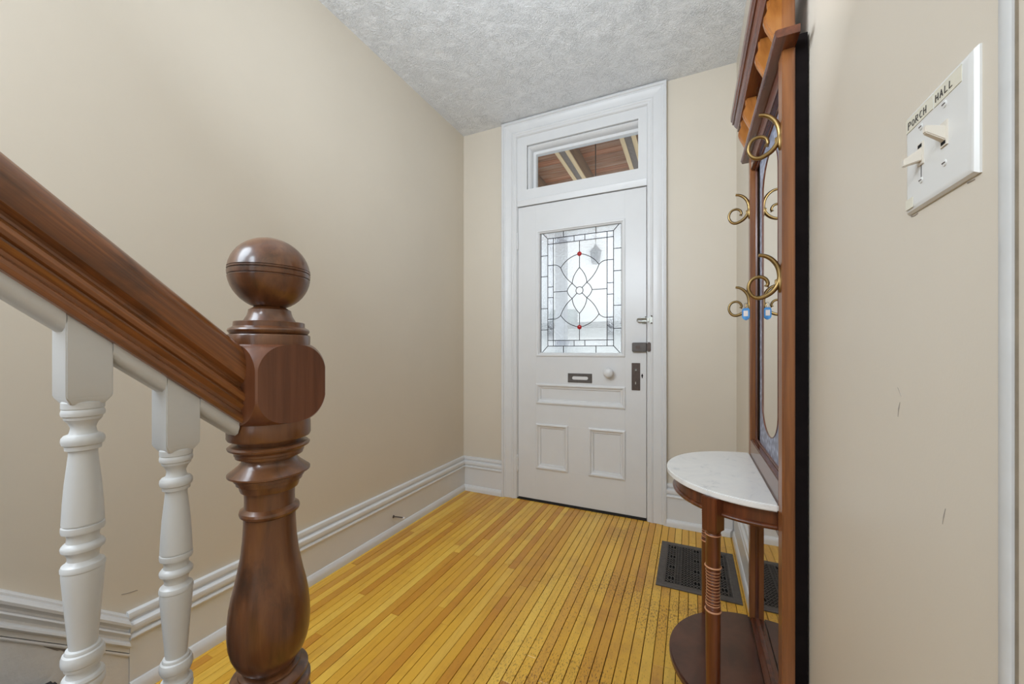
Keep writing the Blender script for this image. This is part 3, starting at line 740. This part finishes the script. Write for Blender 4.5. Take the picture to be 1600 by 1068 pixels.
# half-round marble shelf on its apron
CYM, RM = 1.4035, .2690
def halfdisc(r, n=40, xo=FX): return [(xo - r * math.sin(PI * i / n), CYM + r * math.cos(PI * i / n)) for i in range(n + 1)]
mt = obj('marble_top', MB().prism(halfdisc(RM), 'z', .7205, .7380), 'marble', ht, .003)
ri, ro = [halfdisc(.232), halfdisc(.246)]
ap = MB()
def arcwall(prof, n=40):
    return MB().loft([[(FX - r * math.sin(PI * i / n), CYM + r * math.cos(PI * i / n), z) for r, z in prof] for i in range(n + 1)])
an = obj('apron', arcwall([(.232, .672), (.244, .672), (.244, .7205), (.232, .7205)]), 'tree', ht, smooth=30)
obj('bead', arcwall([(.234, .668), (.2475, .668), (.2505, .671), (.2515, .675), (.249, .679), (.244, .681), (.234, .681)]), 'tree', an, smooth=40)
BZ0, BZ1 = .118, .140
obj('base_shelf', MB().prism(halfdisc(.262, xo=FX), 'z', BZ0, BZ1), 'shelf', ht, .005)

def leg(sgn):
    lx, ly = .0560, CYM - sgn * .2130
    ang = math.atan2(ly - CYM, lx - FX)
    ca_, sa = math.cos(ang), math.sin(ang)
    def rot(u, w): return (lx + u * ca_ - w * sa, ly + u * sa + w * ca_)
    hw = .0205
    lo = obj('leg', MB().loft([[rot(u * hw, w * hw) + (z,) for u, w in ((-1, -1), (1, -1), (1, 1), (-1, 1))] for z in (.628, .7200)]), 'tree', ht, .002)
    rr = .0185
    pr_ = [(0.0, .001), (0.0, .014), (.02, .019), (.05, .019), (.07, .015), (.10, .0185), (.14, .0185), (.200, .0180), (.300, .0182), (.402, rr), (.416, rr), (.418, .0172), (.4215, .0190), (.425, .0172)]
    z = .428
    zs_ = [.428 + .0085 * i for i in range(11)]
    for i, zz in enumerate(zs_):
        rv = .0165 + .0017 * abs((i - 5) / 5.0) ** 1.5
        pr_ += [(zz, rv - .0012), (zz + .002, rv), (zz + .0055, rv), (zz + .0075, rv - .0012)]
    pr_ += [(.524, .0172), (.528, rr), (.560, rr), (.612, .0182), (.6135, .0192), (.6195, .0192), (.621, .0180), (.628, .0200), (.628, .001)]
    sh_ = obj('turned_shaft', MB().lathe(lx, ly, pr_, 28), 'tree', lo, smooth=40)
    for zz, rj, tk in ((.6165, .0193, .0014), (.5290, .0194, .0022), (.4095, .0190, .0024), (.4255, .0180, .0012)):
        obj('ring', MB().tube([(lx + rj * math.cos(2 * PI * k / 28), ly + rj * math.sin(2 * PI * k / 28), zz) for k in range(29)], tk, 6), 'ring', lo)
    th = MB()
    for i, zz in enumerate(zs_):
        rv = .0166 + .0017 * abs((i - 5) / 5.0) ** 1.5
        th.tube([(lx + rv * math.cos(2 * PI * k / 24), ly + rv * math.sin(2 * PI * k / 24), zz + .0037) for k in range(25)], .0008, 5)
    tag(obj('thread_rings', th, 'ring', lo), 'thin pale rings turned into the leg')
leg(1); leg(-1)

# scroll hooks: one built, three copied
def spline(P, n=6):
    out_ = []
    for i in range(len(P) - 1):
        p0, p1, p2, p3 = P[max(i - 1, 0)], P[i], P[i + 1], P[min(i + 2, len(P) - 1)]
        for k in range(n):
            t = k / n
            out_.append(tuple(.5 * ((2 * p1[j]) + (-p0[j] + p2[j]) * t + (2 * p0[j] - 5 * p1[j] + 4 * p2[j] - p3[j]) * t * t + (-p0[j] + 3 * p1[j] - 3 * p2[j] + p3[j]) * t ** 3) for j in range(2)))
    out_.append(P[-1]); return out_
def px2(cx, cy): return (.1536 + (cx - 50) / 800 * 60 * .00132, 1.6995 - (cy - 40) / 1068 * 80 * .00157)
HP = [px2(*p) for p in [(40, 45), (180, 75), (320, 160), (430, 300), (480, 470), (470, 610), (390, 760), (250, 880), (60, 945), (-90, 900), (-175, 760), (-150, 610), (-50, 520), (90, 505), (195, 560), (235, 650), (205, 715)]]
HS = spline(HP)
def hook(y, zc):
    dz = zc - 1.628
    nseg = len(HS)
    rads = [(.0042 + .0019 * math.sin(PI * min(1, i / (nseg * .62)))) * (1 if i < nseg - 6 else .95) for i in range(nseg)]
    rads[-3:] = [.0048, .0058, .0058]
    hk = obj('hook', MB().tube([(a, y, c + dz) for a, c in HS], rads, 10), 'brass', ht, smooth=60)
    pr_ = MB()
    pr_.loft([[(FX - t, y + wy * s_, zc - .002 + wz * s_) for wy, wz in [(.0075 * math.cos(2 * PI * k / 20), .0225 * math.sin(2 * PI * k / 20)) for k in range(20)]] for t, s_ in ((0, 1.0), (.0022, 1.0), (.0036, .88), (.005, .55), (.011, .42))])
    obj('hook_plate', pr_, 'brass', hk, smooth=50)
for y in (1.121, 1.660):
    for zc in (1.628, 1.283): hook(y, zc)

# small wire loop left hanging in the gallery
tag(obj('picture_wire', MB().tube([(.2036, 1.405, 1.955), (.2028, 1.402, 1.92), (.2026, 1.409, 1.90), (.2026, 1.400, 1.893), (.2030, 1.396, 1.902)], .0012, 6), 'black'),
    'thin dark wire dangling in the top gallery of the hall tree', 'wire')

# key tag on the far lower hook
kt = thing('key_tag', (.186, 1.6505, 1.25), 'small blue plastic key tag hanging from a brass hook', 'key tag')
ky, kx, kz = 1.6500, .1850, 1.2540
poly = [(-.0125, .014), (-.007, .0205), (.007, .0205), (.0125, .014), (.0125, -.014), (.0085, -.0205), (.002, -.0245), (-.002, -.0245), (-.0085, -.0205), (-.0125, -.014)]
def yawp(u, w, t):  # tag faces the room and the door wall equally
    a = R(-14); return (kx + u * math.cos(a) - t * math.sin(a), ky + u * math.sin(a) + t * math.cos(a), kz + w)
def yprism(poly_, t0, t1):
    n_ = len(poly_)
    return MB().add([yawp(u, w, t0) for u, w in poly_] + [yawp(u, w, t1) for u, w in poly_], [tuple(range(n_)), tuple(range(2 * n_ - 1, n_ - 1, -1))] + [(i, i + n_, (i + 1) % n_ + n_, (i + 1) % n_) for i in range(n_)])
bd_ = obj('tag_body', yprism(poly, -.0025, .0025), 'blue', kt, .0008)
obj('paper_label', yprism([(-.0072, -.010), (.0072, -.010), (.0072, .0105), (-.0072, .0105)], -.0032, .0032), 'paper', kt, smooth=0)
obj('split_ring', MB().tube([(kx + .006 * math.cos(2 * PI * k / 18), ky + .002 * math.sin(2 * PI * k / 18), kz + .029 + .010 * math.sin(2 * PI * k / 18)) for k in range(19)], .0009, 6), 'chrome', kt)

# ------------------------------------------------------------------ floor vent
VX0, VX1, VY0, VY1 = -.151, .2085, 1.957, 2.4155
fv = thing('floor_vent', (.03, 2.18, 0), 'dark iron floor register grille between door and hall tree', 'vent')
obj('rim', MB().loft([[(VX0 + w, VY0 + w, z), (VX1 - w, VY0 + w, z), (VX1 - w, VY1 - w, z), (VX0 + w, VY1 - w, z)] for w, z in ((0, .0), (0, .005), (.003, .0075), (.030, .0085), (.033, .0065), (.036, .0065), (.036, .001), (0, .0))], caps=False), 'iron', fv, smooth=25)
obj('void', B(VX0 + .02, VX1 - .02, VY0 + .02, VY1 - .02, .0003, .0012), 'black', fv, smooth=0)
gx0, gx1, gy0, gy1 = VX0 + .036, VX1 - .036, VY0 + .036, VY1 - .036
gr = MB()
NXC = 20; NYC = 18
cw, chh = (gx1 - gx0) / NXC, (gy1 - gy0) / NYC
zt, zb_ = .0070, .0035
def bar(x0, x1, y0, y1): gr.box(x0, x1, y0, y1, zb_, zt)
def pierced(xc, yc, wx, wy, n=10):      # a cell of the casting with one round or oval hole
    hx, hy = cw / 2, chh / 2; inn_, out_ = [], []
    for k in range(n):
        a_ = 2 * PI * (k + .5) / n; ca2, sa2 = math.cos(a_), math.sin(a_)
        inn_.append((xc + wx * ca2, yc + wy * sa2)); q = max(abs(ca2), abs(sa2))
        out_.append((xc + hx * ca2 / q, yc + hy * sa2 / q))
    vs_ = [(x_, y_, zt) for x_, y_ in inn_] + [(x_, y_, zt) for x_, y_ in out_] + [(x_, y_, zb_) for x_, y_ in inn_]
    gr.add(vs_, [(k, (k + 1) % n, n + (k + 1) % n, n + k) for k in range(n)] + [(k, 2 * n + k, 2 * n + (k + 1) % n, (k + 1) % n) for k in range(n)])
for i in range(NXC):
    for j in range(NYC):
        xc, yc = gx0 + (i + .5) * cw, gy0 + (j + .5) * chh
        col = i % 8
        if col in (3, 4):               # cross slots either side of a bar
            bar(xc - cw / 2, xc + cw / 2, yc - chh / 2, yc - chh / 2 + .0030)
            bar(xc - cw / 2, xc + cw / 2, yc - .0018, yc + .0018)
            xb = xc - cw / 2 if col == 3 else xc + cw / 2 - .0035
            bar(xb, xb + .0035, yc - chh / 2, yc + chh / 2)
            if col == 3: bar(xc + cw / 2 - .0025, xc + cw / 2, yc - chh / 2, yc + chh / 2)
        elif col in (1, 2) and j % 5 in (1, 2):   # tall rounded openings in pairs
            if j % 5 == 1:
                c0_ = chh; chh = 2 * c0_
                pierced(xc, yc + c0_ / 2, cw * .43, c0_ * .82, 14)
                chh = c0_
        else:
            pierced(xc, yc, cw * .36, chh * .40, 8)
bar(gx0, gx1, gy1 - .003, gy1 + .001)
obj('grille', gr, 'iron', fv, smooth=0)

# ------------------------------------------------------------------ light switch
sw = thing('light_switch', (XR, .584, 1.29), 'ivory double toggle light switch plate with taped hand-lettered labels', 'light switch')
SY0, SY1, SZ0, SZ1 = .5190, .6497, 1.2885, 1.4110
rings = []
for t, ins in ((0, 0), (.0018, 0), (.0045, .0025), (.0058, .006), (.0060, .009)):
    rings.append([(XR - t, SY0 + ins, SZ0 + ins), (XR - t, SY1 - ins, SZ0 + ins), (XR - t, SY1 - ins, SZ1 - ins), (XR - t, SY0 + ins, SZ1 - ins)])
obj('plate', MB().loft(rings), 'plastic', sw, smooth=24)
XF = XR - .006
for yc, up in ((.6105, -1), (.5645, 1)):
    tg = obj('toggle', MB().add([(XF, yc - .0042, 1.3405), (XF, yc + .0042, 1.3405), (XF, yc + .0042, 1.3565), (XF, yc - .0042, 1.3565),
                                 (XF - .0165, yc - .0032, 1.349 + up * .0085 - .004), (XF - .0165, yc + .0032, 1.349 + up * .0085 - .004), (XF - .0165, yc + .0032, 1.349 + up * .0085 + .004), (XF - .0165, yc - .0032, 1.349 + up * .0085 + .004)],
                                [(0, 1, 2, 3), (4, 7, 6, 5), (0, 4, 5, 1), (1, 5, 6, 2), (2, 6, 7, 3), (3, 7, 4, 0)]), 'toggle', sw, .0009)
    obj('toggle_collar', B(XF - .0014, XF + .001, yc - .0062, yc + .0062, 1.336, 1.3625), 'toggle', tg, .0004)
    obj('toggle_slot', B(XF - .0016, XF, yc - .0040, yc + .0040, 1.338 if up > 0 else 1.3565, 1.3415 if up > 0 else 1.3605), 'black', tg, smooth=0)
    for zc in (1.381, 1.3185):
        s_ = MB().loft([[(XF - t, yc + r * math.cos(2 * PI * k / 14), zc + r * math.sin(2 * PI * k / 14)) for k in range(14)] for t, r in ((0, .0036), (.0008, .0034), (.0012, .002), (.0012, .0003))])
        sc_ = obj('screw', s_, 'plastic', sw)
        obj('screw_slot', B(XF - .0016, XF - .0008, yc - .0026, yc + .0026, zc - .0005, zc + .0005), 'lock', sc_, smooth=0)
def tape(y0, y1, z0, z1): return obj('label_tape', B(XF - .0006, XF, y0, y1, z0, z1), 'tape', sw, smooth=0)
t1 = tape(.5860, .6440, 1.3882, 1.4045); t2 = tape(.5360, .5835, 1.3875, 1.4045)
GL = {'P': [[(0, 0), (.05, 1)], [(.05, 1), (.6, .95), (.65, .6), (.1, .45)]], 'O': [[(.35 + .33 * math.cos(2 * PI * k / 10), .45 + .4 * math.sin(2 * PI * k / 10)) for k in range(11)]],
      'R': [[(0, 0), (.05, 1)], [(.05, 1), (.6, .9), (.55, .55), (.05, .45)], [(.2, .45), (.65, 0)]], 'C': [[(.65, .85), (.3, .95), (.05, .5), (.25, .08), (.65, .1)]],
      'H': [[(0, 0), (.05, 1)], [(.6, 0), (.62, 1)], [(.02, .5), (.6, .52)]], 'A': [[(0, 0), (.35, 1), (.65, 0)], [(.12, .35), (.55, .38)]], 'L': [[(.1, 1), (.05, .05), (.65, .1)]]}
def write(word, y0, y1, z, h, par):
    mb = MB(); n_ = len(word); st_ = (y0 - y1) / n_
    for i, c in enumerate(word):
        for S_ in GL[c]:
            mb.tube([(XF - .0008, y0 - (i + .1) * st_ - u * st_ * .95, z + w * h) for u, w in S_], .00048, 5)
    obj('lettering', mb, 'ink', par)
write('PORCH', .6390, .5960, 1.3910, .0085, t1)
write('HALL', .5805, .5480, 1.3915, .0078, t2)
obj('tape_scrap', B(XF - .0007, XF, .6290, .6450, 1.2935, 1.3060), 'tape', sw, smooth=0)
obj('crack_line', B(XF - .0003, XF, .6101, .6111, 1.3215, 1.336), 'ink', sw, smooth=0)

# small dents and scuffs in the wall paint
wr = bpy.data.objects['wall_right']; wl_ = bpy.data.objects['wall_left']
def scuff(wall, pts, r): obj('scuff_mark', MB().tube(pts, r, 5), 'scuff', wall)
scuff(wr, [(XR - .0001, .6833, 1.0702), (XR - .0001, .6735, 1.0590)], .0003)
scuff(wr, [(XR - .0001, .6770, 1.0510), (XR - .0001, .6800, 1.0420), (XR - .0001, .6825, 1.0310)], [.0004, .0009, .0004])
scuff(wr, [(XR - .0001, .5770, .9480), (XR - .0001, .5800, .9380), (XR - .0001, .5825, .9290)], [.0003, .0007, .0003])
scuff(wr, [(XR - .0001, .6480, 1.2868), (XR - .0001, .6400, 1.2855), (XR - .0001, .6330, 1.2862)], .0007)
scuff(wr, [(XR - .0001, .5400, 1.2866), (XR - .0001, .5290, 1.2860)], .0008)
scuff(wl_, [(XL + .0001, .60, .330), (XL + .0001, .615, .326), (XL + .0001, .64, .322)], .0010)
# ------------------------------------------------------------------ small peg door stop on the left baseboard
ds = thing('door_stop', (XL + .022, 1.835, .100), 'small dark metal peg door stop on the left baseboard', 'door stop')
obj('peg', MB().tube([(XL + .021, 1.832, .103), (XL + .05, 1.845, .100), (XL + .078, 1.858, .096)], .0038, 8), 'lock', ds)
obj('peg_base', MB().tube([(XL + .021, 1.832, .103), (XL + .027, 1.8345, .1025)], [.0095, .007], 10), 'lock', ds)
obj('peg_tip', MB().tube([(XL + .076, 1.857, .0963), (XL + .086, 1.861, .095)], .0056, 8), 'white', ds)

# ------------------------------------------------------------------ porch and street beyond the door
pc = obj('porch_ceiling', B(-3.2, 2.2, YD + .15, 5.2, 2.925, 3.0), 'dark_gap', smooth=0)
tag(pc, 'brown plank ceiling of the porch seen through the transom', 'ceiling', kind='structure')
y = YD + .15
k = 0
while y < 5.15:
    obj('ceiling_plank', B(-3.2, 2.2, y + .002, y + .088, 2.905, 2.925), 'porch_plank', pc, .002, seg=1); y += .09
for i, xj in enumerate((-1.458, -.957, -.436, .085)):
    jt = thing('porch_joist', (xj, 3.9, 2.75), ['brown porch joist at far left edge of the transom view', 'brown porch joist with two pale battens, left of the hanging lantern cord', 'brown porch joist with two pale battens at right end of the transom', 'brown porch joist hidden right of the transom opening'][i], 'joist', 'porch ceiling joists')
    obj('beam', B(xj - .058, xj + .058, YD + .15, 5.15, 2.752, 2.905), 'joist', jt, .002, seg=1)
    obj('soffit_strip', B(xj - .027, xj + .027, YD + .15, 5.15, 2.747, 2.752), 'joist_grey', jt, smooth=0)
    for sx in (-1, 1):
        a, b_ = sorted((xj + sx * .059, xj + sx * .027))
        obj('batten', B(a, b_, YD + .15, 5.15, 2.738, 2.752), 'batten', jt, .001, seg=1)
tag(obj('porch_floor', B(-3.2, 2.2, YD + .17, 5.2, -.18, -.05), 'concrete', smooth=0), 'grey porch floor outside the front door', 'floor', kind='structure')
tag(obj('ground', B(-25, 25, 5.2, 40, -.6, -.5), 'concrete', smooth=0), 'pale paved ground beyond the porch', 'ground', kind='structure')
pp_ = thing('porch_post', (-1.36, 4.3, -.05), 'square grey porch post seen through left side of door glass', 'post')
obj('shaft', B(-1.42, -1.30, 4.24, 4.36, .15, 2.738), 'post_grey', pp_, .01)
obj('base', B(-1.45, -1.27, 4.21, 4.39, -.05, .15), 'post_grey', pp_, .01)
obj('cap', B(-1.45, -1.27, 4.21, 4.39, 2.62, 2.735), 'post_grey', pp_, .01)
ln = thing('porch_lantern', (-.705, 3.15, 1.88), 'dark lantern hanging outside, blurred through the door glass', 'lantern')
obj('cord', MB().tube([(-.705, 3.15, 2.905), (-.705, 3.15, 1.985)], .004, 6), 'lock', ln)
obj('lantern_cap', MB().lathe(-.705, 3.15, [(1.925, .052), (1.933, .048), (1.955, .021), (1.983, .009), (1.988, .001)], 8), 'post_grey', ln)
obj('lantern_body', MB().lathe(-.705, 3.15, [(1.825, .001), (1.825, .030), (1.840, .036), (1.921, .046), (1.925, .001)], 8), 'post_grey', ln)
gh = thing('garage', (-2, 9.3, -.5), 'pale low garage with dark flat roof edge across the street', 'building')
obj('siding_wall', B(-7, 3, 9.0, 9.2, -.5, 1.64), 'siding', gh, smooth=0)
obj('roof_fascia', B(-7.2, 3.2, 8.7, 9.3, 1.635, 1.76), 'fascia', gh, .01)
obj('chimney', B(-3.15, -2.52, 9.0, 9.3, 1.76, 2.10), 'greenbox', gh, .01)
